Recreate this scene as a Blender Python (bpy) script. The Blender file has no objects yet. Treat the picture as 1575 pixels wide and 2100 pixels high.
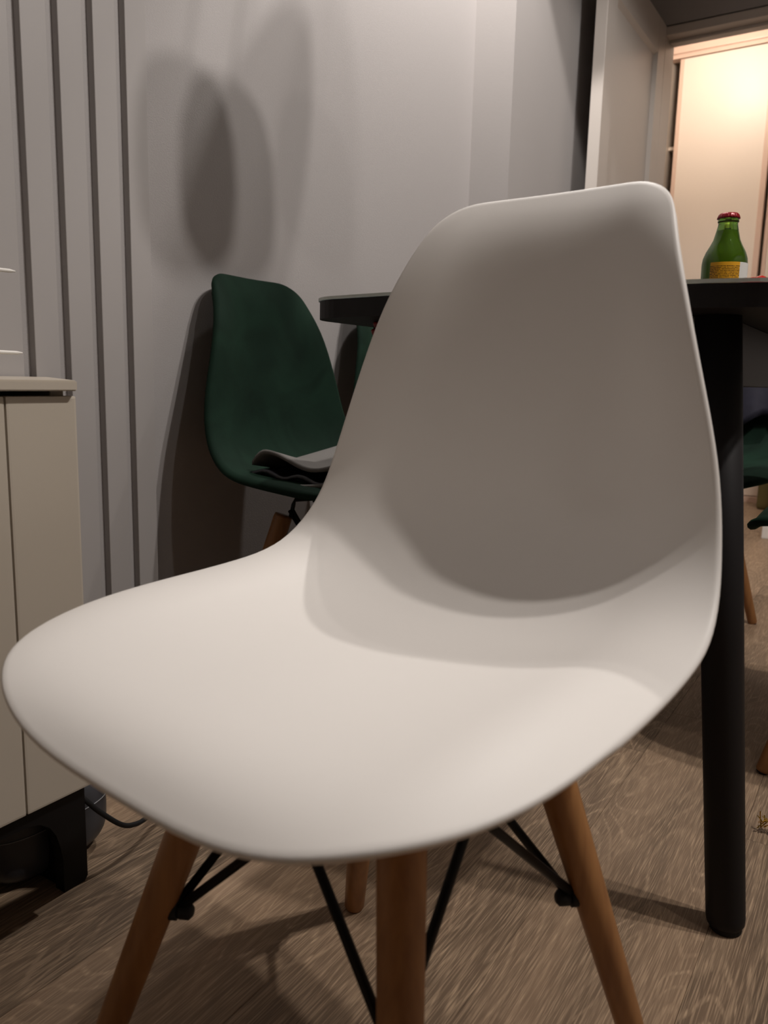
import bpy, bmesh, math, random
import numpy as np
from mathutils import Vector, Matrix

random.seed(7)
sc = bpy.context.scene
COL = sc.collection

# ------------------------------------------------------------------ camera
CAM_H = 0.64463
FPX = 1625.98
RT = Vector((0.839622, 0.542633, 0.024178))
DN = Vector((0.109879, -0.126087, -0.985915))
FW = Vector((-0.531942, 0.830453, -0.165489))
cam_d = bpy.data.cameras.new('camera')
cam_d.sensor_fit = 'HORIZONTAL'
cam_d.sensor_width = 36.0
cam_d.lens = FPX / 1575.0 * 36.0
cam_d.clip_start = 0.01
cam_d.dof.use_dof = True
cam_d.dof.focus_distance = 1.15
cam_d.dof.aperture_fstop = 9.5
cam = bpy.data.objects.new('camera', cam_d)
COL.objects.link(cam)
cam.matrix_world = Matrix(((RT.x, -DN.x, -FW.x, 0), (RT.y, -DN.y, -FW.y, 0), (RT.z, -DN.z, -FW.z, CAM_H), (0, 0, 0, 1)))
sc.camera = cam

# ------------------------------------------------------------------ world, lights, exposure
w = bpy.data.worlds.new('night')
w.use_nodes = True
w.node_tree.nodes['Background'].inputs[0].default_value = (0.02, 0.02, 0.025, 1)
w.node_tree.nodes['Background'].inputs[1].default_value = 0.3
sc.world = w
sc.view_settings.view_transform = 'Standard'
sc.view_settings.look = 'None'
sc.view_settings.gamma = 1.0
sc.view_settings.use_curve_mapping = False
sc.view_settings.exposure = 0.05

CEIL = 2.62
ROOM_LIGHT = (1.0, 0.945, 0.895)
HALL_LIGHT = (1.0, 0.87, 0.75)
# position, power, half angle, blend, radius, colour
SPOTS = [
    ((0.76, 1.24, CEIL - 0.03), 64, 78, 0.12, 0.03, ROOM_LIGHT),
    ((0.76, 1.06, CEIL - 0.03), 64, 78, 0.12, 0.03, ROOM_LIGHT),
    ((0.86, 0.58, CEIL - 0.03), 16, 78, 0.12, 0.03, ROOM_LIGHT),
]
PENDANTS = [   # bulb position, power, half angle, radius
    ((-0.82, 1.98, 2.50), 58, 45, 0.02),
    ((-0.888, 1.757, 2.248), 9, 60, 0.02),
]
for p, e, half, bl, rad, colr in SPOTS + [(p, e, hf, 0.12, r, ROOM_LIGHT) for p, e, hf, r in PENDANTS]:
    ld = bpy.data.lights.new('spot_lamp', 'SPOT')
    ld.energy = e
    ld.color = colr
    ld.spot_size = math.radians(half * 2)
    ld.spot_blend = bl
    ld.shadow_soft_size = rad
    lo = bpy.data.objects.new('spot_lamp', ld)
    lo.location = p
    COL.objects.link(lo)
ld = bpy.data.lights.new('hall_lamp', 'POINT')
ld.energy = 18
ld.color = HALL_LIGHT
ld.shadow_soft_size = 0.09
lo = bpy.data.objects.new('hall_lamp', ld)
lo.location = (-0.95, 4.25, 2.40)
COL.objects.link(lo)


# ------------------------------------------------------------------ materials
def new_mat(name):
    m = bpy.data.materials.new(name)
    m.use_nodes = True
    nt = m.node_tree
    return m, nt, nt.nodes['Principled BSDF']


def rgb(h):
    h = h.lstrip('#')
    c = [int(h[i:i + 2], 16) / 255 for i in (0, 2, 4)]
    return tuple(x / 12.92 if x <= 0.04045 else ((x + 0.055) / 1.055) ** 2.4 for x in c) + (1,)


def plain(name, col, rough=0.5, metal=0.0, var=0.06, vscale=6.0, bump=0.0, bscale=200.0, sheen=0.0, spec=0.5, coat=0.0):
    m, nt, b = new_mat(name)
    tc = nt.nodes.new('ShaderNodeTexCoord')
    n = nt.nodes.new('ShaderNodeTexNoise')
    n.inputs['Scale'].default_value = vscale
    n.inputs['Detail'].default_value = 4
    nt.links.new(tc.outputs['Object'], n.inputs['Vector'])
    mx = nt.nodes.new('ShaderNodeMix')
    mx.data_type = 'RGBA'
    mx.inputs[6].default_value = tuple(c * (1 - var) for c in col[:3]) + (1,)
    mx.inputs[7].default_value = tuple(min(1, c * (1 + var)) for c in col[:3]) + (1,)
    nt.links.new(n.outputs['Fac'], mx.inputs[0])
    nt.links.new(mx.outputs[2], b.inputs['Base Color'])
    b.inputs['Roughness'].default_value = rough
    b.inputs['Metallic'].default_value = metal
    b.inputs['Specular IOR Level'].default_value = spec
    if sheen:
        b.inputs['Sheen Weight'].default_value = sheen
        b.inputs['Sheen Roughness'].default_value = 0.4
        b.inputs['Sheen Tint'].default_value = (0.25, 0.45, 0.3, 1)
    if coat:
        b.inputs['Coat Weight'].default_value = coat
    if bump:
        n2 = nt.nodes.new('ShaderNodeTexNoise')
        n2.inputs['Scale'].default_value = bscale
        n2.inputs['Detail'].default_value = 3
        nt.links.new(tc.outputs['Object'], n2.inputs['Vector'])
        bp = nt.nodes.new('ShaderNodeBump')
        bp.inputs['Strength'].default_value = bump
        bp.inputs['Distance'].default_value = 0.002
        nt.links.new(n2.outputs['Fac'], bp.inputs['Height'])
        nt.links.new(bp.outputs['Normal'], b.inputs['Normal'])
    return m


def wood_floor_mat():
    m, nt, b = new_mat('oak_plank')
    N, Lk = nt.nodes.new, nt.links.new
    tc = N('ShaderNodeTexCoord')
    oi = N('ShaderNodeObjectInfo')
    sp = N('ShaderNodeSeparateXYZ')
    Lk(tc.outputs['Object'], sp.inputs[0])
    rnd = N('ShaderNodeMath'); rnd.operation = 'MULTIPLY'; rnd.inputs[1].default_value = 37.0
    Lk(oi.outputs['Random'], rnd.inputs[0])

    def coords(sx, sy):
        a = N('ShaderNodeMath'); a.operation = 'MULTIPLY'; a.inputs[1].default_value = sx
        Lk(sp.outputs['X'], a.inputs[0])
        c = N('ShaderNodeMath'); c.operation = 'MULTIPLY_ADD'; c.inputs[1].default_value = sy
        Lk(sp.outputs['Y'], c.inputs[0]); Lk(rnd.outputs[0], c.inputs[2])
        cb = N('ShaderNodeCombineXYZ')
        Lk(a.outputs[0], cb.inputs[0]); Lk(c.outputs[0], cb.inputs[1]); Lk(rnd.outputs[0], cb.inputs[2])
        return cb.outputs[0]

    def noise(vec, scale, detail, rough=0.5, dist=0.0):
        n = N('ShaderNodeTexNoise')
        n.inputs['Scale'].default_value = scale
        n.inputs['Detail'].default_value = detail
        n.inputs['Roughness'].default_value = rough
        n.inputs['Distortion'].default_value = dist
        Lk(vec, n.inputs['Vector'])
        return n.outputs['Fac']

    # growth rings: level lines of a stretched noise field give cathedral arches
    field = noise(coords(8.5, 1.25), 1.0, 2.0, 0.45, 0.35)
    mul = N('ShaderNodeMath'); mul.operation = 'MULTIPLY'; mul.inputs[1].default_value = 190.0
    Lk(field, mul.inputs[0])
    sn = N('ShaderNodeMath'); sn.operation = 'SINE'
    Lk(mul.outputs[0], sn.inputs[0])
    ring = N('ShaderNodeMapRange')
    ring.inputs[1].default_value = 0.45; ring.inputs[2].default_value = 1.0
    Lk(sn.outputs[0], ring.inputs[0])
    # the light pores break the rings up into dashes
    fib = noise(coords(620, 26.0), 1.0, 2.0, 0.5)
    fr = N('ShaderNodeMapRange')
    fr.inputs[1].default_value = 0.48; fr.inputs[2].default_value = 0.68
    Lk(fib, fr.inputs[0])
    ad = N('ShaderNodeMath'); ad.operation = 'MULTIPLY'
    fr2 = N('ShaderNodeMath'); fr2.operation = 'MULTIPLY_ADD'; fr2.inputs[1].default_value = 0.8; fr2.inputs[2].default_value = 0.22
    Lk(fr.outputs[0], fr2.inputs[0])
    Lk(ring.outputs[0], ad.inputs[0]); Lk(fr2.outputs[0], ad.inputs[1])
    fine = noise(coords(760, 19.0), 1.0, 2.0, 0.5)
    fm = N('ShaderNodeMapRange')
    fm.inputs[1].default_value = 0.46; fm.inputs[2].default_value = 0.70
    fm.inputs[4].default_value = 0.75
    Lk(fine, fm.inputs[0])
    light = N('ShaderNodeMath'); light.operation = 'MAXIMUM'
    Lk(ad.outputs[0], light.inputs[0]); Lk(fm.outputs[0], light.inputs[1])
    tone = noise(coords(9, 1.1), 1.0, 4.0, 0.6)
    cr = N('ShaderNodeValToRGB')
    cr.color_ramp.elements[0].position = 0.3; cr.color_ramp.elements[0].color = rgb('#645343')
    cr.color_ramp.elements[1].position = 0.72; cr.color_ramp.elements[1].color = rgb('#9a8068')
    Lk(tone, cr.inputs[0])
    pl = N('ShaderNodeMapRange')
    pl.inputs[3].default_value = 0.84; pl.inputs[4].default_value = 1.14
    Lk(oi.outputs['Random'], pl.inputs[0])
    vm = N('ShaderNodeVectorMath'); vm.operation = 'SCALE'
    Lk(cr.outputs[0], vm.inputs[0]); Lk(pl.outputs[0], vm.inputs['Scale'])
    mx = N('ShaderNodeMix'); mx.data_type = 'RGBA'
    mx.inputs[7].default_value = rgb('#dcbd9c')
    lm = N('ShaderNodeMath'); lm.operation = 'MULTIPLY'; lm.inputs[1].default_value = 0.60
    Lk(light.outputs[0], lm.inputs[0])
    Lk(lm.outputs[0], mx.inputs[0])
    Lk(vm.outputs[0], mx.inputs[6])
    Lk(mx.outputs[2], b.inputs['Base Color'])
    b.inputs['Roughness'].default_value = 0.5
    b.inputs['Specular IOR Level'].default_value = 0.35
    bp = N('ShaderNodeBump'); bp.inputs['Strength'].default_value = 0.25; bp.inputs['Distance'].default_value = 0.0006
    Lk(light.outputs[0], bp.inputs['Height']); Lk(bp.outputs['Normal'], b.inputs['Normal'])
    return m


def beech_mat():
    m, nt, b = new_mat('beech')
    N, Lk = nt.nodes.new, nt.links.new
    tc = N('ShaderNodeTexCoord')
    mp = N('ShaderNodeMapping'); mp.inputs['Scale'].default_value = (90, 90, 6)
    Lk(tc.outputs['Object'], mp.inputs[0])
    n = N('ShaderNodeTexNoise'); n.inputs['Scale'].default_value = 1.0; n.inputs['Detail'].default_value = 4
    Lk(mp.outputs[0], n.inputs['Vector'])
    cr = N('ShaderNodeValToRGB')
    cr.color_ramp.elements[0].position = 0.3; cr.color_ramp.elements[0].color = rgb('#8d5f38')
    cr.color_ramp.elements[1].position = 0.7; cr.color_ramp.elements[1].color = rgb('#a87748')
    Lk(n.outputs['Fac'], cr.inputs[0]); Lk(cr.outputs[0], b.inputs['Base Color'])
    b.inputs['Roughness'].default_value = 0.42
    return m


def wallpaper_mat():
    m, nt, b = new_mat('wallpaper')
    N, Lk = nt.nodes.new, nt.links.new
    tc = N('ShaderNodeTexCoord')
    n = N('ShaderNodeTexNoise'); n.inputs['Scale'].default_value = 330; n.inputs['Detail'].default_value = 3
    n.inputs['Roughness'].default_value = 0.55
    mp = N('ShaderNodeMapping'); mp.inputs['Scale'].default_value = (1, 0.75, 1.25)
    Lk(tc.outputs['Object'], mp.inputs[0]); Lk(mp.outputs[0], n.inputs['Vector'])
    mx = N('ShaderNodeMix'); mx.data_type = 'RGBA'
    mx.inputs[6].default_value = rgb('#a5a09f'); mx.inputs[7].default_value = rgb('#afaaa8')
    Lk(n.outputs['Fac'], mx.inputs[0]); Lk(mx.outputs[2], b.inputs['Base Color'])
    b.inputs['Roughness'].default_value = 0.75
    bp = N('ShaderNodeBump'); bp.inputs['Strength'].default_value = 0.35; bp.inputs['Distance'].default_value = 0.0012
    Lk(n.outputs['Fac'], bp.inputs['Height']); Lk(bp.outputs['Normal'], b.inputs['Normal'])
    return m


def velvet_mat():
    m, nt, b = new_mat('green_velvet')
    N, Lk = nt.nodes.new, nt.links.new
    tc = N('ShaderNodeTexCoord')
    n = N('ShaderNodeTexNoise'); n.inputs['Scale'].default_value = 9; n.inputs['Detail'].default_value = 5
    n.inputs['Distortion'].default_value = 0.8
    Lk(tc.outputs['Object'], n.inputs['Vector'])
    cr = N('ShaderNodeValToRGB')
    cr.color_ramp.elements[0].position = 0.3; cr.color_ramp.elements[0].color = (0.004, 0.013, 0.008, 1)
    cr.color_ramp.elements[1].position = 0.72; cr.color_ramp.elements[1].color = (0.009, 0.028, 0.017, 1)
    Lk(n.outputs['Fac'], cr.inputs[0]); Lk(cr.outputs[0], b.inputs['Base Color'])
    b.inputs['Roughness'].default_value = 0.85
    b.inputs['Specular IOR Level'].default_value = 0.15
    b.inputs['Sheen Weight'].default_value = 0.10
    b.inputs['Sheen Roughness'].default_value = 0.35
    b.inputs['Sheen Tint'].default_value = (0.1, 0.35, 0.18, 1)
    n2 = N('ShaderNodeTexNoise'); n2.inputs['Scale'].default_value = 500
    Lk(tc.outputs['Object'], n2.inputs['Vector'])
    bp = N('ShaderNodeBump'); bp.inputs['Strength'].default_value = 0.15; bp.inputs['Distance'].default_value = 0.001
    Lk(n2.outputs['Fac'], bp.inputs['Height']); Lk(bp.outputs['Normal'], b.inputs['Normal'])
    return m


def glass_mat(name, col, rough=0.02):
    m, nt, b = new_mat(name)
    b.inputs['Base Color'].default_value = col
    b.inputs['Transmission Weight'].default_value = 1.0
    b.inputs['Roughness'].default_value = rough
    b.inputs['IOR'].default_value = 1.5
    return m


def label_mat():
    m, nt, b = new_mat('printed_label')
    N, Lk = nt.nodes.new, nt.links.new
    tc = N('ShaderNodeTexCoord')
    sp = N('ShaderNodeSeparateXYZ'); Lk(tc.outputs['Object'], sp.inputs[0])
    # rows of tiny print: stripes in height, broken into words along the turn
    mu = N('ShaderNodeMath'); mu.operation = 'MULTIPLY'; mu.inputs[1].default_value = 2 * math.pi / 0.0024
    Lk(sp.outputs['Z'], mu.inputs[0])
    sn = N('ShaderNodeMath'); sn.operation = 'SINE'; Lk(mu.outputs[0], sn.inputs[0])
    st = N('ShaderNodeMath'); st.operation = 'GREATER_THAN'; st.inputs[1].default_value = 0.0
    Lk(sn.outputs[0], st.inputs[0])
    mp = N('ShaderNodeMapping'); mp.inputs['Scale'].default_value = (900, 900, 420)
    Lk(tc.outputs['Object'], mp.inputs[0])
    n = N('ShaderNodeTexNoise'); n.inputs['Scale'].default_value = 1.0; n.inputs['Detail'].default_value = 2
    Lk(mp.outputs[0], n.inputs['Vector'])
    wd = N('ShaderNodeMath'); wd.operation = 'GREATER_THAN'; wd.inputs[1].default_value = 0.44
    Lk(n.outputs['Fac'], wd.inputs[0])
    # margins
    x0 = N('ShaderNodeMath'); x0.operation = 'LESS_THAN'; x0.inputs[1].default_value = 0.0835
    Lk(sp.outputs['Z'], x0.inputs[0])
    at = N('ShaderNodeMath'); at.operation = 'ARCTAN2'
    Lk(sp.outputs['X'], at.inputs[0]); Lk(sp.outputs['Y'], at.inputs[1])
    m1 = N('ShaderNodeMath'); m1.operation = 'MULTIPLY'; Lk(st.outputs[0], m1.inputs[0]); Lk(wd.outputs[0], m1.inputs[1])
    m2 = N('ShaderNodeMath'); m2.operation = 'MULTIPLY'; Lk(m1.outputs[0], m2.inputs[0]); Lk(x0.outputs[0], m2.inputs[1])
    mx = N('ShaderNodeMix'); mx.data_type = 'RGBA'
    mx.inputs[6].default_value = rgb('#e8a71c'); mx.inputs[7].default_value = rgb('#5a3a08')
    Lk(m2.outputs[0], mx.inputs[0]); Lk(mx.outputs[2], b.inputs['Base Color'])
    b.inputs['Roughness'].default_value = 0.45
    return m


M = {}
M['floor'] = wood_floor_mat()
M['beech'] = beech_mat()
M['paper'] = wallpaper_mat()
M['velvet'] = velvet_mat()
M['slat'] = plain('slat_paint', rgb('#aaa5a3'), 0.5, var=0.03)
M['paint'] = plain('wall_paint', rgb('#a8a3a1'), 0.8, var=0.02, bump=0.1, bscale=150)
M['underlay'] = plain('floor_underlay', rgb('#55463a'), 0.9)
M['far_paint'] = plain('low_bounce_paint', rgb('#7d7873'), 0.8, var=0.02)  # for the unseen walls, darkened to cut bounced light
M['ceiling'] = plain('ceiling_white', rgb('#d8d4d0'), 0.85, var=0.02)
M['door'] = plain('door_lacquer', rgb('#c4bcb5'), 0.35, var=0.02)
M['shell'] = plain('white_plastic', rgb('#ebe6e1'), 0.5, var=0.012, vscale=3, bump=0.03, bscale=900, spec=0.35)
M['black'] = plain('black_steel', rgb('#0c0c0e'), 0.45, var=0.1, spec=0.25)
M['blackwood'] = plain('black_lacquer', rgb('#201e1f'), 0.55, var=0.12, bump=0.05, bscale=120, spec=0.2)
M['apron'] = plain('dark_brown_board', rgb('#2b2521'), 0.5, var=0.15, vscale=14)
M['rubber'] = plain('black_rubber', rgb('#0e0e0f'), 0.7)
M['cabinet'] = plain('cabinet_lacquer', rgb('#bcb2a4'), 0.42, var=0.02)
M['leather'] = plain('grey_black_plastic', rgb('#3e3e42'), 0.4, var=0.2, vscale=20, bump=0.08, bscale=60)
M['seam'] = plain('light_seam', rgb('#8a8a8c'), 0.4)
M['berry'] = plain('dark_red_berry', rgb('#7a1814'), 0.4)
M['grey_cloth'] = plain('grey_cloth', rgb('#6f6c69'), 0.85, var=0.08, bump=0.2, bscale=400)
M['black_satin'] = plain('black_satin', rgb('#131218'), 0.28, var=0.2, vscale=30)
M['navy'] = plain('navy_cloth', rgb('#1c1a2b'), 0.75, var=0.25, vscale=25, bump=0.3, bscale=60)
M['red_foil'] = plain('red_foil', rgb('#c3180f'), 0.18, var=0.15, vscale=40, coat=0.5)
M['cap'] = plain('red_cap', rgb('#8d1a22'), 0.3, metal=0.2)
M['gold'] = plain('gold_tinsel', rgb('#c79a2c'), 0.22, metal=0.9, var=0.2, vscale=60)
M['olive'] = plain('olive_cloth', rgb('#6d6238'), 0.8, var=0.15)
M['white'] = plain('white_matt', rgb('#e4e0da'), 0.5, var=0.03)
M['wardrobe'] = plain('wardrobe_panel', rgb('#e6d6c6'), 0.42, var=0.015)
M['stile'] = plain('wardrobe_stile', rgb('#d8b9a6'), 0.35, var=0.04)
M['bottle'] = glass_mat('green_glass', (0.30, 0.62, 0.10, 1))
M['juice'] = glass_mat('green_drink', (0.40, 0.42, 0.10, 1), 0.55)
M['juice'].node_tree.nodes['Principled BSDF'].inputs['Transmission Weight'].default_value = 0.55
M['glass'] = glass_mat('clear_glass', (0.80, 0.92, 0.90, 1), 0.01)
M['label'] = label_mat()


def emit_mat(name, col, s):
    m, nt, b = new_mat(name)
    b.inputs['Emission Color'].default_value = col + (1,)
    b.inputs['Emission Strength'].default_value = s
    return m


M['lamp'] = emit_mat('lamp_disc', (1.0, 0.9, 0.8), 8.0)
M['lamp_warm'] = emit_mat('lamp_disc_warm', (1.0, 0.75, 0.5), 8.0)


# ------------------------------------------------------------------ mesh helpers
def link(name, me, mats=None, parent=None, loc=None):
    o = bpy.data.objects.new(name, me)
    COL.objects.link(o)
    if parent is not None:
        o.parent = parent
    if loc is not None:
        o.location = loc
    return o


def mesh(name, bm, mat, smooth=False):
    me = bpy.data.meshes.new(name)
    bmesh.ops.recalc_face_normals(bm, faces=bm.faces)
    bm.to_mesh(me)
    bm.free()
    me.materials.append(mat)
    if smooth:
        me.polygons.foreach_set('use_smooth', [True] * len(me.polygons))
    return me


def obj(name, bm, mat, parent=None, smooth=False, loc=None):
    return link(name, mesh(name, bm, mat, smooth), None, parent, loc)


def add_box(bm, a, b):
    x0, y0, z0 = a; x1, y1, z1 = b
    v = [bm.verts.new(p) for p in ((x0, y0, z0), (x1, y0, z0), (x1, y1, z0), (x0, y1, z0), (x0, y0, z1), (x1, y0, z1), (x1, y1, z1), (x0, y1, z1))]
    for f in ((0, 3, 2, 1), (4, 5, 6, 7), (0, 1, 5, 4), (1, 2, 6, 5), (2, 3, 7, 6), (3, 0, 4, 7)):
        bm.faces.new([v[i] for i in f])
    return v


def bx(a, b, bevel=0.0, seg=2):
    bm = bmesh.new()
    add_box(bm, a, b)
    if bevel:
        bmesh.ops.bevel(bm, geom=bm.edges[:], offset=bevel, segments=seg, affect='EDGES', profile=0.7)
    return bm


def add_tube(bm, pts, radii, n=12, caps=True):
    pts = [Vector(p) for p in pts]
    if not hasattr(radii, '__len__'):
        radii = [radii] * len(pts)
    rings = []
    up = None
    for i, p in enumerate(pts):
        t = (pts[min(i + 1, len(pts) - 1)] - pts[max(i - 1, 0)]).normalized()
        if up is None:
            up = t.orthogonal().normalized()
        else:
            up = (up - t * up.dot(t)).normalized()
        s = t.cross(up)
        rings.append([bm.verts.new(p + radii[i] * (math.cos(2 * math.pi * k / n) * up + math.sin(2 * math.pi * k / n) * s)) for k in range(n)])
    for a, b in zip(rings, rings[1:]):
        for k in range(n):
            bm.faces.new((a[k], a[(k + 1) % n], b[(k + 1) % n], b[k]))
    if caps:
        bm.faces.new(rings[0][::-1])
        bm.faces.new(rings[-1])
    return rings


def tube(pts, radii, n=12):
    bm = bmesh.new()
    add_tube(bm, pts, radii, n)
    return bm


def lathe(prof, n=40, cap0=True, cap1=True):
    bm = bmesh.new()
    rings = []
    for r, z in prof:
        rings.append([bm.verts.new((r * math.cos(2 * math.pi * k / n), r * math.sin(2 * math.pi * k / n), z)) for k in range(n)])
    for a, b in zip(rings, rings[1:]):
        for k in range(n):
            bm.faces.new((a[k], a[(k + 1) % n], b[(k + 1) % n], b[k]))
    if cap0:
        bm.faces.new(rings[0][::-1])
    if cap1:
        bm.faces.new(rings[-1])
    return bm


def prism(outline, z0, z1, bevel=0.0):
    bm = bmesh.new()
    a = [bm.verts.new((x, y, z0)) for x, y in outline]
    b = [bm.verts.new((x, y, z1)) for x, y in outline]
    n = len(outline)
    bm.faces.new(a[::-1]); bm.faces.new(b)
    for i in range(n):
        bm.faces.new((a[i], a[(i + 1) % n], b[(i + 1) % n], b[i]))
    if bevel:
        es = [e for e in bm.edges if abs(e.verts[0].co.z - e.verts[1].co.z) < 1e-7]
        bmesh.ops.bevel(bm, geom=es, offset=bevel, segments=2, affect='EDGES')
    return bm


def thing(name, label, cat, loc=(0, 0, 0), rz=0.0, group=None):
    o = bpy.data.objects.new(name, None)
    o.empty_display_size = 0.05
    COL.objects.link(o)
    o.location = loc
    o.rotation_euler = (0, 0, rz)
    tag(o, label, cat, group)
    return o


def tag(o, label, cat, group=None):
    o['label'] = label
    o['category'] = cat
    if group:
        o['group'] = group
    return o


def struct(o):
    o['kind'] = 'structure'
    return o


def dup(root, loc, rz, label):
    r = root.copy(); COL.objects.link(r)
    r.location = loc; r.rotation_euler = (0, 0, rz); r['label'] = label
    for ch in list(root.children):
        c = ch.copy(); COL.objects.link(c); c.parent = r
        for g in list(ch.children):
            d = g.copy(); COL.objects.link(d); d.parent = c
    return r


# ------------------------------------------------------------------ the room shell
XL = -1.20          # papered left wall
YP = 2.319          # pier beside the door
XP = -1.069         # wall behind the open door
YD = 3.50           # wall with the doorway
XR, YB = 2.10, -3.90
DX0, DX1, DZ = -0.95, -0.13, 2.028

fl = struct(obj('floor', bx((XL - 0.2, YB, -0.06), (XR, 5.6, -0.012)), M['underlay']))
PW, PL = 0.19, 1.26
pm = mesh('plank', bx((-PW / 2 + 0.0002, -PL / 2 + 0.0002, -0.012), (PW / 2 - 0.0002, PL / 2 - 0.0002, 0.0), 0.0004, 1), M['floor'])
k0 = math.floor((XL - 0.2 + 0.315) / PW) + 1
col_i = 0
for k in range(k0, 12):
    x = -0.315 + PW * (k + 0.5)
    off = 1.58 - PL * 0.5 if k == 0 else 1.58 + [0.42, 0.86, 0.70, 0.63, 1.05][k % 5] - PL * 0.5
    y = off - PL * 5
    while y < 5.5:
        if y > -2.2:
            p = link('plank', pm, None, fl, (x, y, 0))
        y += PL
struct(fl)

wl = struct(obj('wall_left', bx((XL - 0.15, YB, 0), (XL, YP, CEIL)), M['paper']))
sm = mesh('slat', bx((0, 0, 0), (0.0158, 0.0452, CEIL), 0.0008, 1), M['slat'])
for k in range(-30, 4):
    link('slat', sm, None, wl, (XL, 0.7921 + 0.0660 * k, 0))
wb = struct(obj('wall_back', bx((XL - 0.15, YP, 0), (XP, YD, CEIL)), M['paint']))
bm = bmesh.new()
add_box(bm, (XP - 0.33, YD, 0), (DX0 - 0.04, YD + 0.12, CEIL))
add_box(bm, (DX0 - 0.04, YD, DZ + 0.04), (DX1 + 0.04, YD + 0.12, CEIL))
add_box(bm, (DX1 + 0.04, YD, 0), (XR, YD + 0.12, CEIL))
wf = struct(obj('wall_far', bm, M['paint']))
struct(obj('wall_right', bx((XR, YB, 0), (XR + 0.1, 5.6, CEIL)), M['far_paint']))
struct(obj('wall_front', bx((XL - 0.15, YB - 0.1, 0), (XR + 0.1, YB, CEIL)), M['far_paint']))
struct(obj('wall_hall', bx((-1.50, YD + 0.12, 0), (-1.40, 5.6, CEIL)), M['paint']))
struct(obj('wall_hall_back', bx((-1.50, 5.6, 0), (XR + 0.1, 5.7, CEIL)), M['paint']))
struct(obj('ceiling', bx((XL - 0.3, YB - 0.1, CEIL), (XR + 0.1, 5.7, CEIL + 0.08)), M['ceiling']))

# door frame with a stop, then the open leaf
fr = thing('trim_1', None, None)
for kx in ('label', 'category'):
    del fr[kx]
struct(fr)
for nm, a, b in (('jamb', (DX0 - 0.04, YD - 0.006, 0), (DX0, YD + 0.126, DZ)), ('jamb', (DX1, YD - 0.006, 0), (DX1 + 0.04, YD + 0.126, DZ)),
                 ('head', (DX0 - 0.04, YD - 0.006, DZ), (DX1 + 0.04, YD + 0.126, DZ + 0.033)),
                 ('stop', (DX0, YD + 0.05, DZ - 0.012), (DX1, YD + 0.075, DZ))):
    obj(nm, bx(a, b, 0.002, 1), M['door'], fr)
LX0, LX1, LY0, LY1, LZ1 = -0.9914, -0.95, 2.7726, 3.494, 2.064
dr = thing('door_1', None, None)
for kx in ('label', 'category'):
    del dr[kx]
struct(dr)
obj('stile', bx((LX0, LY0, 0.008), (LX1, LY0 + 0.10, LZ1), 0.002, 1), M['door'], dr)
obj('stile', bx((LX0, LY1 - 0.10, 0.008), (LX1, LY1, LZ1), 0.002, 1), M['door'], dr)
obj('rail', bx((LX0, LY0 + 0.10, LZ1 - 0.13), (LX1, LY1 - 0.10, LZ1), 0.002, 1), M['door'], dr)
obj('rail', bx((LX0, LY0 + 0.10, 0.80), (LX1, LY1 - 0.10, 0.93), 0.002, 1), M['door'], dr)
obj('rail', bx((LX0, LY0 + 0.10, 0.008), (LX1, LY1 - 0.10, 0.16), 0.002, 1), M['door'], dr)
for z0, z1 in ((0.93, LZ1 - 0.13), (0.16, 0.80)):
    obj('panel', bx((LX0 + 0.013, LY0 + 0.10, z0), (LX1 - 0.013, LY1 - 0.10, z1)), M['door'], dr)
    bm = bmesh.new()
    y0, y1, t = LY0 + 0.10, LY1 - 0.10, 0.014
    for c in ([(y0, z0), (y1, z0)], [(y1, z0), (y1, z1)], [(y1, z1), (y0, z1)], [(y0, z1), (y0, z0)]):
        (ya, za), (yb, zb) = c
        cy, cz = (y0 + y1) / 2, (z0 + z1) / 2
        ia = (ya + t * (1 if ya < cy else -1), za + t * (1 if za < cz else -1))
        ib = (yb + t * (1 if yb < cy else -1), zb + t * (1 if zb < cz else -1))
        bm.faces.new([bm.verts.new(p) for p in ((LX1 - 0.002, ya, za), (LX1 - 0.002, yb, zb), (LX1 - 0.013, ib[0], ib[1]), (LX1 - 0.013, ia[0], ia[1]))])
    obj('moulding', bm, M['door'], dr)
hd = obj('door_handle', tube([(LX1, LY0 + 0.05, 1.0), (LX1 + 0.045, LY0 + 0.05, 1.0), (LX1 + 0.05, LY0 + 0.06, 1.0), (LX1 + 0.05, LY0 + 0.16, 1.0)], 0.008), M['black'], dr, True)

# ceiling lamps that light the place (outside the frame)
for p, e, half, bl, rad, colr in SPOTS:
    which = 'farthest from the camera, beyond' if p[1] > 1.2 else ('in the middle, level with' if p[1] > .8 else 'nearest the camera, right of')
    t = thing('ceiling_spotlight', 'round white ceiling spotlight ' + which + ' the white chair back', 'ceiling light', (p[0], p[1], CEIL), 0, 'ceiling spotlights right of the table')
    obj('ring', lathe([(0.042, 0), (0.055, 0), (0.055, -0.008), (0.042, -0.012)], 32, False, False), M['white'], t, True)
    obj('lens', lathe([(0.0415, -0.002), (0.0415, -0.001)], 24), M['lamp'], t)

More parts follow.
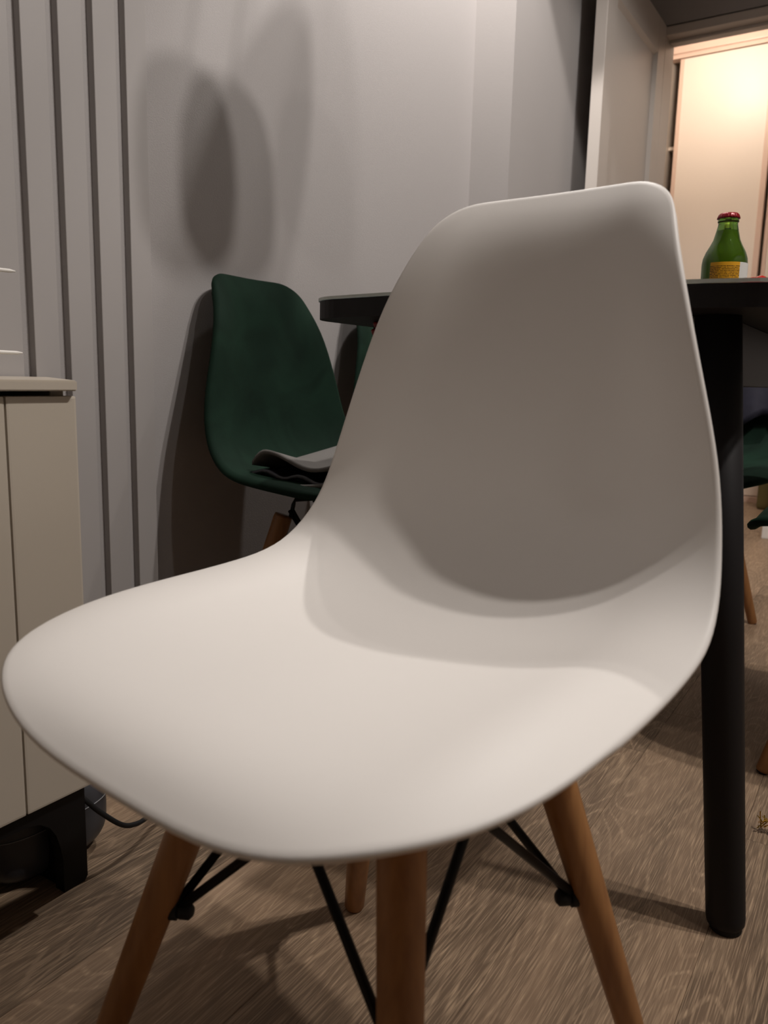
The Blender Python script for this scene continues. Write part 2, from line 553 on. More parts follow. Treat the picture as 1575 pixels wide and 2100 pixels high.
# cluster of pendants over the table: opaque shades, the last two added to cast shadows on the left wall
ch = thing('pendant_cluster', 'black cluster of pendant lamps over the table, two shades added for shadow', 'ceiling lamp', (-0.72, 1.80, CEIL))
obj('canopy', lathe([(0.09, -0.001), (0.09, -0.02), (0.085, -0.025)], 32), M['black'], ch, True)
for p, wide in [(q[0], 1.0) for q in PENDANTS] + [((-0.991, 1.685, 1.752), 1.0), ((-0.416, 1.18, 1.585), 1.4)]:
    lp = Vector(p) - Vector((-0.72, 1.80, CEIL))
    sh = obj('shade', lathe([(0.012, 0.165), (0.030, 0.16), (0.048, 0.145), (0.057, 0.11), (0.060, 0.06), (0.057, 0.02)], 32, True, False), M['black'], ch, True, lp)
    sh.scale = (wide, wide, 1.0)
    obj('cord', tube([(0, 0, 0.172), (-lp.x * 0.2, -lp.y * 0.2, -lp.z - 0.10), (-lp.x * .9, -lp.y * .9, -lp.z - 0.012)], 0.0022, 6), M['rubber'], sh)
    obj('bulb', lathe([(0.004, 0.05), (0.02, 0.06), (0.024, 0.08), (0.018, 0.11), (0.012, 0.14)], 16), M['lamp'], sh, True)
t = thing('hall_ceiling_lamp', 'round warm ceiling lamp in the hallway beyond the open door', 'ceiling light', (-0.95, 4.25, CEIL))
obj('lamp_base', lathe([(0.13, -0.02), (0.14, -0.001)], 32), M['white'], t)
obj('diffuser', lathe([(0.03, -0.07), (0.08, -0.06), (0.12, -0.03), (0.13, -0.02)], 32, True, False), M['lamp_warm'], t, True)

# ------------------------------------------------------------------ the moulded chair shell
P = np.array([[0.2294, 0.3991], [0.2134, 0.4117], [0.1516, 0.428], [0.0453, 0.4311], [-0.0664, 0.4317], [-0.1418, 0.4447],
              [-0.1939, 0.488], [-0.2174, 0.5654], [-0.229, 0.6523], [-0.2438, 0.7399], [-0.2624, 0.7997], [-0.2855, 0.8316]])
WID = np.array([0.2171, 0.2248, 0.2338, 0.2386, 0.236, 0.2296, 0.2197, 0.2057, 0.1807, 0.1518, 0.1302, 0.1182])
LIFT = np.array([0.019, 0.0166, 0.0256, 0.0402, 0.0463, 0.0475, 0.0455, 0.0381, 0.0387, 0.0354, 0.0211, 0.0153])
ROLL = np.array([.008, .014, .022, .026, .026, .022, .016, .012, .012, .012, .010, .008])
ENDS = (0.1967, 3.2692, 0.0555, 2.9645)


def cubic(tk, yk, t):
    n = len(tk); h = np.diff(tk); A = np.eye(n); b = np.zeros((n,) + yk.shape[1:])
    for i in range(1, n - 1):
        A[i, i - 1] = h[i - 1]; A[i, i] = 2 * (h[i - 1] + h[i]); A[i, i + 1] = h[i]
        b[i] = 6 * ((yk[i + 1] - yk[i]) / h[i] - (yk[i] - yk[i - 1]) / h[i - 1])
    m = np.linalg.solve(A, b)
    j = np.clip(np.searchsorted(tk, t) - 1, 0, n - 2); d = t - tk[j]; hh = h[j]
    if yk.ndim > 1:
        d = d[:, None]; hh = hh[:, None]
    y = yk[j] + d * ((yk[j + 1] - yk[j]) / hh - hh * (2 * m[j] + m[j + 1]) / 6) + d * d * m[j] / 2 + d ** 3 * (m[j + 1] - m[j]) / (6 * hh)
    dy = (yk[j + 1] - yk[j]) / hh - hh * (2 * m[j] + m[j + 1]) / 6 + d * m[j] + d * d * (m[j + 1] - m[j]) / (2 * hh)
    return y, dy


TK = np.concatenate([[0], np.cumsum(np.linalg.norm(np.diff(P, axis=0), axis=1))])
LEN = TK[-1]


def surf(X, Q):
    C, dC = cubic(TK, P, Q)
    dC /= np.linalg.norm(dC, axis=1)[:, None]
    s = np.abs(X) / cubic(TK, WID, Q)[0]
    D = cubic(TK, LIFT, Q)[0] * s ** 2.6
    e = np.clip((s - .68) / .32, 0, 1)
    D = D - cubic(TK, ROLL, Q)[0] * e ** 2.2
    return np.stack([X, C[:, 0] + dC[:, 1] * D, C[:, 1] - dC[:, 0] * D], 1)


def shell_mesh(name, mat, thick, sx=1.0, nr=44, ns=176, bumpy=0.0):
    a = np.linspace(0, np.pi, ns // 2 + 1)
    qb = LEN * .5 * (1 - np.cos(a))

    def end(d, l, e):
        x = np.clip(1 - d / l, 0, 1)
        return (1 - x ** e) ** (1 / e)
    wb = cubic(TK, WID, qb)[0] * end(qb, ENDS[0], ENDS[1]) * end(LEN - qb, ENDS[2], ENDS[3])
    bq = np.concatenate([qb, qb[-2:0:-1]]); bxx = np.concatenate([wb, -wb[-2:0:-1]])
    ns = len(bq); qc = .5 * LEN
    r = 1 - (1 - np.linspace(0, 1, nr + 1)[1:]) ** 1.25
    X = (r[:, None] * bxx[None]).ravel(); Q = (qc + r[:, None] * (bq - qc)[None]).ravel()
    X = np.append(X, 0); Q = np.append(Q, qc)
    S = surf(X, Q)
    e = 1e-4
    dX = surf(X + e, Q) - surf(X - e, Q); dQ = surf(X, np.clip(Q + e, 0, LEN)) - surf(X, np.clip(Q - e, 0, LEN))
    N = np.cross(dX, dQ); N /= np.linalg.norm(N, axis=1)[:, None]
    if N[-1][1] + N[-1][2] < 0:
        N = -N
    if bumpy:
        S = S + N * (bumpy * (np.sin(X * 17 + 1) * np.sin(Q * 13) + .6 * np.sin(X * 31 + Q * 23)))[:, None]
    B = S - N * thick
    last = slice((nr - 1) * ns, nr * ns); prev = slice((nr - 2) * ns, (nr - 1) * ns)
    out = S[last] - S[prev]; out /= np.linalg.norm(out, axis=1)[:, None]
    h = thick / 2
    rims = [S[last] + out * h * .75 - N[last] * h * .34, S[last] + out * h - N[last] * h, S[last] + out * h * .75 - N[last] * h * 1.66]
    V = np.concatenate([S, *rims, B]); nS = len(S)
    F = []

    def strip(o0, o1):
        for k in range(ns):
            k2 = (k + 1) % ns
            F.append((o0 + k, o0 + k2, o1 + k2, o1 + k))
    for i in range(nr - 1):
        strip(i * ns, (i + 1) * ns)
    for k in range(ns):
        F.append((nS - 1, (k + 1) % ns, k))
    rr = [(nr - 1) * ns, nS, nS + ns, nS + 2 * ns]
    bo = nS + 3 * ns
    rr.append(bo + (nr - 1) * ns)
    for a0, a1 in zip(rr, rr[1:]):
        strip(a0, a1)
    for i in range(nr - 1, 0, -1):
        strip(bo + i * ns, bo + (i - 1) * ns)
    for k in range(ns):
        F.append((bo + nS - 1, bo + k, bo + (k + 1) % ns))
    V = V * np.array([sx, sx, 1])
    me = bpy.data.meshes.new(name)
    me.from_pydata([tuple(v) for v in V], [], F)
    me.materials.append(mat)
    me.polygons.foreach_set('use_smooth', [True] * len(me.polygons))
    bm = bmesh.new(); bm.from_mesh(me); bmesh.ops.recalc_face_normals(bm, faces=bm.faces); bm.to_mesh(me); bm.free()
    return me


FX, FY = 0.184, -0.203
LEGS = {(1, 1): ((0.097, 0.055), (0.188, 0.159)), (-1, 1): ((-0.081, 0.055), (-0.172, 0.159)),
        (1, -1): ((0.087, -0.118), (FX, FY)), (-1, -1): ((-0.087, -0.118), (-FX, FY))}
LEG_Z = 0.375


def make_chair(name, label, loc, rz, shell_mat, thick, sx=1.0, zoff=0.0, group=None, bumpy=0.0, shell_name='seat_shell', dx=0.0):
    t = thing(name, label, 'chair', loc, rz, group)
    s = link(shell_name, shell_mesh(shell_name, shell_mat, thick, sx, bumpy=bumpy), None, t)
    s.location = (0, 0, zoff)
    ax = {}
    for key, ((xt, yt), (xf, yf)) in LEGS.items():
        top = Vector((xt * sx + dx, yt * sx, LEG_Z)); foot = Vector((xf * sx + dx, yf * sx, 0.0))
        d = (top - foot).normalized()
        ax[key] = (top, foot, d)
        me = mesh('leg', tube([foot + d * 0.002, foot + d * 0.006, foot.lerp(top, 0.5), foot.lerp(top, 0.985), top], [0.0105, 0.0122, 0.0155, 0.0185, 0.0172], 24), M['beech'], True)
        lg = link('leg', me, None, t)
        obj('foot_pad', tube([foot, foot + d * 0.004], 0.0098, 16), M['rubber'], lg)
        # steel bracket: out from the seat mount, bent down into the slot of the leg
        inn = Vector((-xt, -yt + 0.0, 0)).normalized()
        p0 = Vector((dx + (top.x - dx) * 0.35, top.y * 0.35 - 0.018, 0.408)); p1 = Vector((dx + (top.x - dx) * 0.82, top.y * 0.86, 0.405))
        side = Vector((-xt, -yt * 0.6, 0)).normalized() * 0.0165
        obj('bracket', tube([p0, p1, p1.lerp(top + side * 0.9, 0.45) + Vector((0, 0, 0.004)), top + side * 0.9 + d * 0.004, top - d * 0.05 + side], 0.0042, 10), M['black'], lg, True)
        # clamp for the bracing rods on the inner side of the leg
        c = foot + (top - foot) * (0.188 / LEG_Z)
        iv = Vector((dx - c.x, -c.y * 0.9, 0)).normalized()
        bm = bmesh.new()
        add_tube(bm, [c + iv * 0.010, c + iv * 0.019], 0.0085, 14)
        add_tube(bm, [c + iv * 0.019, c + iv * 0.022, c + iv * 0.030, c + iv * 0.033], [0.0062, 0.0072, 0.0072, 0.004], 12)
        obj('clamp', bm, M['rubber'], lg, True)
    ring = [(1, 1), (-1, 1), (-1, -1), (1, -1)]
    for i in range(4):
        A, B = ring[i], ring[(i + 1) % 4]
        for s_, (f_, g_) in enumerate(((A, B), (B, A))):
            top, foot, d = ax[f_]; top2, foot2, d2 = ax[g_]
            c = foot + (top - foot) * (0.192 / LEG_Z)
            iv = Vector((dx - c.x, -c.y * 0.9, 0)).normalized()
            lo_ = c + iv * (0.016 if s_ else 0.021)
            hi = top2 + Vector((dx - top2.x, -top2.y, 0)).normalized() * (0.012 if s_ else 0.018) + Vector((0, 0, 0.008))
            obj('brace_rod', tube([lo_, hi], 0.0042, 10), M['black'], t, True)
    bm = bmesh.new()
    add_box(bm, (-0.05 * sx, -0.075, 0.400), (0.05 * sx, 0.045, 0.412 + zoff))
    obj('seat_mount', bm, M['black'], t)
    return t


make_chair('dining_chair', 'white moulded plastic chair with beech legs in the foreground', (-0.34527, 0.51042, 0), -3.25641, M['shell'], 0.0055, dx=-0.006, group='moulded shell dining chairs')
g1 = make_chair('dining_chair', 'dark green velvet chair against the wall with grey garment on its seat', (-0.882, 1.281, 0), -1.566, M['velvet'], 0.015, 1.0, 0.011, 'moulded shell dining chairs', 0.0012)
dup(g1, (-0.888, 1.768, 0), -1.56, 'dark green velvet chair behind the table, mostly hidden by the white chair')
dup(g1, (-0.455, 2.135, 0), math.pi + 0.03, 'dark green velvet chair at far table end with navy garment on its back')
dup(g1, (0.03, 1.585, 0), math.pi / 2, 'dark green velvet chair at right frame edge, only its seat front showing')


# ------------------------------------------------------------------ table
def rounded_outline(x0, x1, y0, y1, bow, r, n=10):
    # long sides straight, short ends bowed outward, corners rounded
    pts = []
    cx = (x0 + x1) / 2; hw = (x1 - x0) / 2

    def yb(x, s):
        return bow * (1 - ((x - cx) / hw) ** 2)
    for k in range(n + 1):
        a = math.pi + math.pi / 2 * k / n
        pts.append((x0 + r + r * math.cos(a), y0 + r + r * math.sin(a)))
    for k in range(1, 16):
        x = x0 + r + (x1 - x0 - 2 * r) * k / 16
        pts.append((x, y0 - bow * (1 - ((x - cx) / (hw - r)) ** 2)))
    for k in range(n + 1):
        a = -math.pi / 2 + math.pi / 2 * k / n
        pts.append((x1 - r + r * math.cos(a), y0 + r + r * math.sin(a)))
    for k in range(n + 1):
        a = math.pi / 2 * k / n
        pts.append((x1 - r + r * math.cos(a), y1 - r + r * math.sin(a)))
    for k in range(1, 16):
        x = x1 - r - (x1 - x0 - 2 * r) * k / 16
        pts.append((x, y1 + bow * (1 - ((x - cx) / (hw - r)) ** 2)))
    for k in range(n + 1):
        a = math.pi / 2 + math.pi / 2 * k / n
        pts.append((x0 + r + r * math.cos(a), y1 - r + r * math.sin(a)))
    return pts


TX0, TX1, TY0, TY1 = -0.694, -0.083, 0.862, 1.95
tb = thing('dining_table', 'black dining table with round legs standing behind the white chair', 'table', ((TX0 + TX1) / 2, (TY0 + TY1) / 2, 0))
OX, OY = (TX0 + TX1) / 2, (TY0 + TY1) / 2
LC = -0.394 - OX
out = rounded_outline(TX0 - OX, TX1 - OX, TY0 - OY, TY1 - OY, 0.02, 0.065)
obj('tabletop', prism(out, 0.7225, 0.7462, 0.0015), M['blackwood'], tb)
for sx_ in (-1, 1):
    for sy in (-1, 1):
        xt, xf = LC + 0.214 * sx_, LC + 0.286 * sx_
        yy = (0.957 - OY) if sy < 0 else (1.855 - OY)
        top = Vector((xt, yy, 0.7225)); foot = Vector((xf, yy, 0.0)); d = (top - foot).normalized()
        lg = obj('leg', tube([foot + d * 0.005, foot + d * 0.009, foot + d * 0.017, foot.lerp(top, .5), top], [0.0185, 0.0215, 0.0225, 0.0235, 0.0245], 28), M['blackwood'], tb, True)
        obj('foot_pad', tube([foot, foot + d * 0.006], 0.0185, 20), M['rubber'], lg)
obj('apron', bx((LC + 0.203, 0.957 - OY, 0.646), (LC + 0.223, 1.855 - OY, 0.7225), 0.001, 1), M['apron'], tb)
obj('apron', bx((LC - 0.223, 0.957 - OY, 0.646), (LC - 0.203, 1.855 - OY, 0.7225), 0.001, 1), M['apron'], tb)
obj('apron', bx((LC - 0.203, 0.957 - OY, 0.646), (LC + 0.203, 0.975 - OY, 0.7225), 0.001, 1), M['apron'], tb)
obj('apron', bx((LC - 0.203, 1.837 - OY, 0.646), (LC + 0.203, 1.855 - OY, 0.7225), 0.001, 1), M['apron'], tb)
M['glass_edge_glint'] = plain('glass_edge_glint', rgb('#cdd6d2'), 0.3, var=0.05)  # pale opaque colour stands in for light caught in the glass edge
gl = obj('glass_sheet', prism(rounded_outline(TX0 - OX - 0.002, TX1 - OX + 0.002, TY0 - OY - 0.002, TY1 - OY + 0.002, 0.02, 0.067), 0.7464, 0.7502, 0.0012), M['glass'], None, False, (OX, OY, 0))
gl.data.materials.append(M['glass_edge_glint'])
for f in gl.data.polygons:
    if abs(f.normal.z) < 0.9:
        f.material_index = 1
tag(gl, 'clear greenish glass sheet lying on the black table top', 'glass sheet')
TZ = 0.7503

# ------------------------------------------------------------------ bottle
BX, BY = -0.262, 1.405
az = math.atan2(-BX, -BY)      # direction from bottle to camera, measured for the label
bt = thing('drink_bottle', 'small green glass bottle with red crown cap standing on the table', 'bottle', (BX, BY, TZ))
prof = [(0.028, 0.0), (0.033, 0.002), (0.0342, 0.008), (0.0338, 0.05), (0.0345, 0.088), (0.0335, 0.097), (0.0300, 0.107), (0.0245, 0.117), (0.0202, 0.126), (0.0172, 0.138), (0.0150, 0.148), (0.0146, 0.152), (0.0160, 0.1535), (0.0160, 0.1555), (0.0140, 0.157), (0.0140, 0.163)]
obj('glass_body', lathe(prof, 48), M['bottle'], bt, True)
inner = [(max(0.001, r - 0.0022), z + 0.002) for r, z in prof if z < 0.146]
obj('drink', lathe(inner, 40), M['juice'], bt, True)
bm = bmesh.new()
rings = []
for r, z in ((0.0168, 0.1585), (0.0165, 0.1605), (0.0155, 0.1645), (0.0135, 0.1665), (0.006, 0.1672)):
    ring = []
    for k in range(84):
        a = 2 * math.pi * k / 84
        rr = r + (0.0007 * math.cos(21 * a) if z < 0.164 else 0)
        ring.append(bm.verts.new((rr * math.cos(a), rr * math.sin(a), z)))
    rings.append(ring)
for a, b in zip(rings, rings[1:]):
    for k in range(84):
        bm.faces.new((a[k], a[(k + 1) % 84], b[(k + 1) % 84], b[k]))
bm.faces.new(rings[-1]); bm.faces.new(rings[0][::-1])
obj('crown_cap', bm, M['cap'], bt, True)
dir0 = math.atan2(-BY, -BX)


def band(a0, a1, z0, z1, off, mat, nm):
    bm = bmesh.new()
    n = 16
    lo_, hi = [], []
    for k in range(n + 1):
        a = dir0 + math.radians(a0 + (a1 - a0) * k / n)
        for z, L_ in ((z0, lo_), (z1, hi)):
            r = 0.0346 + off
            L_.append(bm.verts.new((r * math.cos(a), r * math.sin(a), z)))
    for k in range(n):
        bm.faces.new((lo_[k], lo_[k + 1], hi[k + 1], hi[k]))
    return obj(nm, bm, mat, bt, True)


band(-36, 40, 0.02, 0.0885, 0.0004, M['label'], 'label')
band(40, 118, 0.02, 0.0885, 0.0004, M['white'], 'white_label')

# ------------------------------------------------------------------ red packet by the bottle
rp = thing('foil_packet', 'glossy red foil packet lying on the table beside the green bottle', 'packet', (-0.171, 1.10, TZ))
bm = bmesh.new()
bmesh.ops.create_icosphere(bm, subdivisions=4, radius=1.0)
rnd = random.Random(3)
for v in bm.verts:
    c = v.co
    n = 0.10 * math.sin(5 * c.x + 2 * c.y) + 0.08 * math.sin(7 * c.y - 3 * c.z + 1) + 0.05 * math.sin(13 * c.x + 4)
    v.co = Vector((c.x * 0.024 * (1 + n), c.y * 0.022 * (1 + n), max(0.0, 0.014 + c.z * 0.016 * (1 + n))))
pk = obj('packet_body', bm, M['red_foil'], rp, True)
for sgn, ln in ((-1, 0.012), (1, 0.004)):
    bm = bmesh.new()
    lo_, hi = [], []
    for k in range(11):
        y = -0.018 + 0.036 * k / 10
        z = 0.008 + 0.006 * math.sin(k * 2.1)
        lo_.append((bm.verts.new((sgn * 0.016, y * 0.45, 0.013)), bm.verts.new((sgn * 0.016, y * 0.45, 0.0115))))
        hi.append((bm.verts.new((sgn * (0.03 + ln), y, z)), bm.verts.new((sgn * (0.03 + ln), y, z - 0.0015))))
    for k in range(10):
        for q in (0, 1):
            bm.faces.new((lo_[k][q], lo_[k + 1][q], hi[k + 1][q], hi[k][q]))
        bm.faces.new((hi[k][0], hi[k + 1][0], hi[k + 1][1], hi[k][1]))
    obj('twisted_end', bm, M['red_foil'], rp, True)
rp.rotation_euler = (0, 0, math.radians(33))

# ------------------------------------------------------------------ sideboard at the left
CXF, CYR = -0.80, 0.584
cb = thing('sideboard', 'cream sideboard on a black base standing against the slatted wall', 'sideboard', (CXF, CYR, 0))
W_ = 1.30
outl = [(0.012, -W_), (0.012, -0.007), (-0.380, 0.225), (-0.380, -W_)]
obj('top_board', prism(outl, 0.6225 - 0.0, 0.6345, 0.0015), M['cabinet'], cb)
obj('front_panel', bx((-0.018, -0.0868, 0.134), (0.0, 0.000, 0.6165), 0.003, 2), M['cabinet'], cb)
obj('front_panel', bx((-0.018, -0.62, 0.134), (0.0, -0.0885, 0.6165), 0.003, 2), M['cabinet'], cb)
obj('front_panel', bx((-0.018, -W_, 0.134), (0.0, -0.6225, 0.6165), 0.003, 2), M['cabinet'], cb)
obj('side_panel', bx((-0.380, -0.020, 0.134), (-0.02, -0.002, 0.6225), 0.001, 1), M['cabinet'], cb)
obj('side_panel', bx((-0.380, -W_, 0.134), (-0.02, -W_ + 0.018, 0.6225), 0.001, 1), M['cabinet'], cb)
obj('back_panel', bx((-0.380, -W_ + 0.018, 0.134), (-0.374, -0.020, 0.6225)), M['apron'], cb)
obj('bottom_panel', bx((-0.37, -W_ + 0.018, 0.134), (-0.02, -0.020, 0.15)), M['black'], cb)
# black base: a front board cut into arches, each end a square foot
arch = [(-0.036, 0.0), (-0.036, 0.045), (-0.0385, 0.062), (-0.044, 0.082), (-0.052, 0.096), (-0.064, 0.106), (-0.078, 0.1105), (-0.10, 0.112)]


def base_board(ya, yb):
    bm = bmesh.new()
    n0 = [(yb - 0.002, 0.0), (yb - 0.002, 0.134), (ya + 0.002, 0.134), (ya + 0.002, 0.0)]
    left = [(ya + (yb - y), z) for y, z in [(yb + a, b) for a, b in arch]]
    ring = [(yb - 0.007, 0.0), (yb - 0.002, 0.006), (yb - 0.002, 0.1335), (ya + 0.002, 0.1335), (ya + 0.002, 0.0)] + [(y, z) for y, z in left] + [(yb + a, b) for a, b in arch[::-1]]
    fa = [bm.verts.new((-0.012, y, z)) for y, z in ring]
    fb = [bm.verts.new((-0.030, y, z)) for y, z in ring]
    bm.faces.new(fa); bm.faces.new(fb[::-1])
    for i in range(len(ring)):
        j = (i + 1) % len(ring)
        bm.faces.new((fa[i], fb[i], fb[j], fa[j]))
    return bm


obj('base_board', base_board(-W_ / 2, 0.0), M['black'], cb)
obj('base_board', base_board(-W_, -W_ / 2), M['black'], cb)
for ya in (-0.032, -W_ + 0.002):
    obj('base_foot', bx((-0.372, ya, 0.0), (-0.030, ya + 0.03, 0.1335), 0.001, 1), M['black'], cb)

# dark rounded case on the floor behind the sideboard foot
ca = thing('rounded_case', 'dark rounded plastic case on the floor partly hidden by the sideboard foot', 'case', (-0.896, 0.574, 0.0))


def sq(t, p):
    return math.copysign(abs(t) ** p, t)


bm = bmesh.new()
bmesh.ops.create_uvsphere(bm, u_segments=48, v_segments=32, radius=1.0)
for v in bm.verts:
    c = v.co.copy()
    v.co = Vector((sq(c.x, .7) * 0.050, sq(c.y, .62) * 0.088, 0.0575 + sq(c.z, .6) * 0.0575))
obj('case_body', bm, M['leather'], ca, True)
bm = bmesh.new()
add_tube(bm, [(0.0505 * sq(math.cos(a), .7), 0.0885 * sq(math.sin(a), .62), 0.074) for a in [2 * math.pi * k / 48 for k in range(49)]], 0.0007, 6)
obj('seam', bm, M['seam'], ca, True)

# power cable hanging out in front of the case to the right
cpts = [Vector(p) for p in ((-0.862, 0.545, 0.122), (-0.828, 0.575, 0.119), (-0.816, 0.606, 0.0811), (-0.811, 0.6357, 0.050), (-0.815, 0.6621, 0.0363), (-0.825, 0.6916, 0.029),
                            (-0.838, 0.7287, 0.0245), (-0.838, 0.78, 0.015), (-0.855, 0.85, 0.006), (-0.90, 0.94, 0.0036), (-1.00, 0.99, 0.0036))]
path = []
for q in range(len(cpts) - 1):
    p0, p1, p2, p3 = cpts[max(q - 1, 0)], cpts[q], cpts[q + 1], cpts[min(q + 2, len(cpts) - 1)]
    for k in range(6):
        u = k / 6
        path.append(0.5 * ((2 * p1) + (p2 - p0) * u + (2 * p0 - 5 * p1 + 4 * p2 - p3) * u * u + (3 * p1 - p0 - 3 * p2 + p3) * u ** 3))
path.append(cpts[-1])
for p in path:
    p.z = max(p.z, 0.0034)
cbm = tube(path, 0.0034, 10)
pc = obj('power_cable', cbm, M['rubber'], None, True)
tag(pc, 'black power cable curving from the sideboard base over the floor', 'cable')

# white two-tier rack on the sideboard, its arm tips reach into the frame
rk = thing('wire_rack', 'white two-tier rack on the sideboard, only two arm tips showing', 'rack', (-1.10, 0.42, 0.6345))
obj('rack_base', bx((-0.06, -0.10, 0), (0.06, 0.07, 0.004), 0.0015, 1), M['white'], rk)
obj('post', tube([(0, 0, 0.004), (0, 0, 0.30)], 0.006, 12), M['white'], rk)
for z, y1, dz in ((0.148, 0.289, 0.003), (0.035, 0.294, 0.0), (0.148, -0.28, 0.003), (0.035, -0.28, 0.0)):
    bm = bmesh.new()
    add_tube(bm, [(0, 0, z - 0.002), (0, y1 * 0.6, z), (0, y1 * 0.97, z + dz), (0, y1, z + dz)], [0.005, 0.004, 0.0026, 0.0012], 10)
    obj('arm', bm, M['white'], rk, True)

# ------------------------------------------------------------------ garment on the first green chair
def crumpled(nx, ny, sx, sy, zf, thick):
    bm = bmesh.new()
    top = [[bm.verts.new((sx * (i / nx - .5), sy * (j / ny - .5), zf(i / nx, j / ny) + thick)) for j in range(ny + 1)] for i in range(nx + 1)]
    bot = [[bm.verts.new((sx * (i / nx - .5), sy * (j / ny - .5), zf(i / nx, j / ny))) for j in range(ny + 1)] for i in range(nx + 1)]
    for i in range(nx):
        for j in range(ny):
            bm.faces.new((top[i][j], top[i + 1][j], top[i + 1][j + 1], top[i][j + 1]))
            bm.faces.new((bot[i][j], bot[i][j + 1], bot[i + 1][j + 1], bot[i + 1][j]))
    for i in range(nx):
        bm.faces.new((top[i][0], bot[i][0], bot[i + 1][0], top[i + 1][0]))
        bm.faces.new((top[i][ny], top[i + 1][ny], bot[i + 1][ny], bot[i][ny]))
    for j in range(ny):
        bm.faces.new((top[0][j], top[0][j + 1], bot[0][j + 1], bot[0][j]))
        bm.faces.new((top[nx][j], bot[nx][j], bot[nx][j + 1], top[nx][j + 1]))
    return bm


ga = thing('folded_garment', 'crumpled grey garment with black lining lying on the green chair seat', 'garment', (-0.845, 1.235, 0.450))


def gz(u, v):
    far = 0.65 * v + 0.35 * (1 - u)
    near = max(0.0, 1 - v / 0.28)
    z = 0.014 + 0.050 * far ** 1.2
    z += near * (0.012 + 0.020 * math.sin(4.6 * u + 0.9) ** 2)
    z -= 0.018 * max(0.0, 1 - u / 0.12) ** 2
    return z


def lz(u, v):
    return 0.002 + 0.034 * (0.65 * v + 0.35 * (1 - u)) + 0.010 * max(0.0, 1 - v / 0.2) * math.sin(11 * u) ** 2


g_ = obj('outer_fabric', crumpled(30, 30, 0.27, 0.31, gz, 0.007), M['grey_cloth'], ga, True)
obj('lining', crumpled(24, 24, 0.275, 0.325, lz, 0.008), M['black_satin'], ga, True)
bm = bmesh.new()
add_tube(bm, [(0.13 - 0.26 * k / 24, -0.166 + 0.004 * math.sin(k * .9), 0.011 + 0.004 * math.sin(k * 0.33)) for k in range(25)], 0.0038, 8)
obj('hem', bm, M['grey_cloth'], ga, True)

# navy garment hung over the far chair's back
nv = thing('hung_garment', 'dark navy garment hung over the back of the far green chair', 'garment', (-0.455, 2.135, 0))
bm = bmesh.new()
prev = None
nx, ny = 28, 30
grid = []
for j in range(ny + 1):
    s = j / ny
    row = []
    for i in range(nx + 1):
        x = -0.19 + 0.38 * i / nx
        fold = 0.007 * math.sin(i * 1.15 + 1.3 * math.sin(s * 5)) + 0.004 * math.sin(i * 2.7 + s * 9)
        # front drop, over the top, back drop
        if s < 0.5:
            q = s / 0.5
            z = 0.555 + 0.02 * math.sin(i * .55) + (0.855 - 0.555) * q
            y = 0.178 + 0.068 * q ** 1.1 - fold - 0.004
        elif s < 0.62:
            q = (s - 0.5) / 0.12
            z = 0.855 + 0.008 * math.sin(math.pi * q)
            y = 0.242 + 0.068 * q
        else:
            q = (s - 0.62) / 0.38
            z = 0.855 - 0.26 * q + 0.01 * math.sin(i * .7)
            y = 0.310 + 0.012 * q + fold
        row.append(bm.verts.new((x, y, z)))
    grid.append(row)
for j in range(ny):
    for i in range(nx):
        bm.faces.new((grid[j][i], grid[j][i + 1], grid[j + 1][i + 1], grid[j + 1][i]))
nb = obj('fabric', bm, M['navy'], nv, True)
md = nb.modifiers.new('thickness', 'SOLIDIFY'); md.thickness = 0.004; md.offset = 0

# dark bag with a gold chain on the second green chair
bg = thing('handbag', 'small black bag with a gold chain on the chair behind the table', 'bag', (-0.985, 1.66, 0.485))
obj('bag_body', bx((-0.055, -0.05, 0.0), (0.055, 0.05, 0.10), 0.018, 4), M['black_satin'], bg, True)
bm = bmesh.new()
for k in range(26):
    a = math.pi * k / 25
    c = Vector((-0.052 * math.cos(a), -0.055 - 0.02 * math.sin(a), 0.045 + 0.085 * math.sin(a)))
    bmesh.ops.create_icosphere(bm, subdivisions=1, radius=0.0062, matrix=Matrix.Translation(c))
obj('chain_strap', bm, M['gold'], bg, True)

# small red berry ornament tied at the far corner leg of the table
bo = thing('berry_ornament', 'small dark red berry ornament tied to the left table leg', 'ornament', (-0.612, 0.926, 0.7145))
for k, (dx, dy, dz, mt) in enumerate(((0, 0, 0.003, 'berry'), (0.008, -0.003, -0.002, 'grey_cloth'), (0.001, -0.006, -0.007, 'berry'))):
    bm = bmesh.new()
    bmesh.ops.create_icosphere(bm, subdivisions=3, radius=0.0052)
    for v in bm.verts:
        v.co *= 1 + 0.08 * math.sin(v.co.z * 900)
    obj('berry', bm, M[mt], bo, True, (dx, dy, dz))

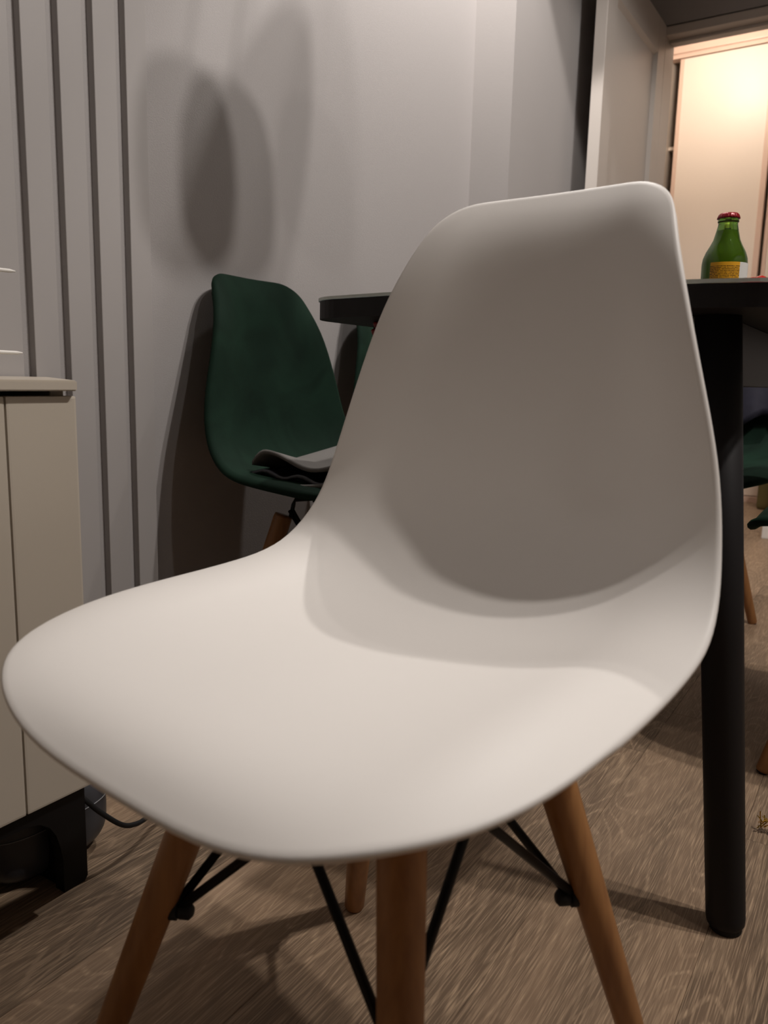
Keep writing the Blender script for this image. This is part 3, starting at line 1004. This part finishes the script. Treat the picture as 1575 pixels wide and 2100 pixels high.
# strand of gold tinsel on the floor
tn = thing('tinsel_strand', 'strand of gold tinsel lying on the floor at the right edge', 'tinsel', (-0.086, 1.214, 0.0))
bm = bmesh.new()
rr = random.Random(11)
for k in range(260):
    s = k / 260
    c = Vector((0.02 * math.sin(s * 5) + 0.12 * s - 0.02, 0.03 * math.cos(s * 4) - 0.03, 0.016))
    d = Vector((rr.uniform(-1, 1), rr.uniform(-1, 1), rr.uniform(-.8, 1))).normalized()
    e = c + d * rr.uniform(0.010, 0.019)
    e.z = max(e.z, 0.0006)
    u = d.cross(Vector((0, 0, 1))).normalized() * 0.0009
    bm.faces.new([bm.verts.new(p) for p in (c - u, c + u, e + u, e - u)])
tb_ = obj('fringe', bm, M['gold'], tn)
tb_['kind'] = 'stuff'

# ------------------------------------------------------------------ hallway: sliding wardrobe, small things
WY = 4.9
wd = thing('sliding_wardrobe', 'pale cream wardrobe with sliding doors in the lit hallway', 'wardrobe', (0, WY, 0))
HW = CEIL
obj('side_panel', bx((-1.322, -0.004, 0), (-1.296, 0.55, HW - 0.01)), M['wardrobe'], wd)
obj('back_panel', bx((-1.296, 0.54, 0), (1.2, 0.55, HW - 0.01)), M['wardrobe'], wd)
obj('shelf', bx((-1.296, 0.10, 1.995), (0.2, 0.53, 2.013)), M['wardrobe'], wd)
obj('top_fascia', bx((-1.322, -0.012, 2.474), (1.2, 0.03, 2.525), 0.004, 2), M['stile'], wd)
obj('top_track', bx((-1.296, 0.0, 2.452), (1.2, 0.06, 2.474)), M['stile'], wd)
obj('top_panel', bx((-1.322, -0.002, 2.525), (1.2, 0.55, HW - 0.005)), M['wardrobe'], wd)
obj('bottom_track', bx((-1.296, 0.004, 0.0), (1.2, 0.07, 0.03)), M['stile'], wd)


def sliding(x0, x1, y):
    d = obj('sliding_door', bx((x0 + 0.022, y + 0.004, 0.035), (x1 - 0.03, y + 0.02, 2.448)), M['wardrobe'], wd)
    obj('stile', bx((x0, y, 0.032), (x0 + 0.022, y + 0.024, 2.449), 0.003, 1), M['stile'], d)
    obj('stile', bx((x1 - 0.03, y, 0.032), (x1, y + 0.024, 2.449), 0.003, 1), M['stile'], d)


sliding(-1.245, -0.742, 0.006)
sliding(-0.730, 0.02, 0.034)
sliding(0.0, 0.78, 0.006)
ob = obj('cloth_bag', bx((-0.12, -0.06, 0), (0.12, 0.06, 0.17), 0.035, 4), M['olive'], None, True, (-0.475, 4.70, 0.0))
tag(ob, 'olive green cloth bag on the hallway floor before the wardrobe', 'bag')
wx = obj('storage_box', bx((-0.11, -0.06, 0), (0.11, 0.06, 0.085), 0.006, 2), M['white'], None, False, (-0.335, 3.80, 0.0))
tag(wx, 'small white box on the doorway floor behind the green chair seat', 'box')
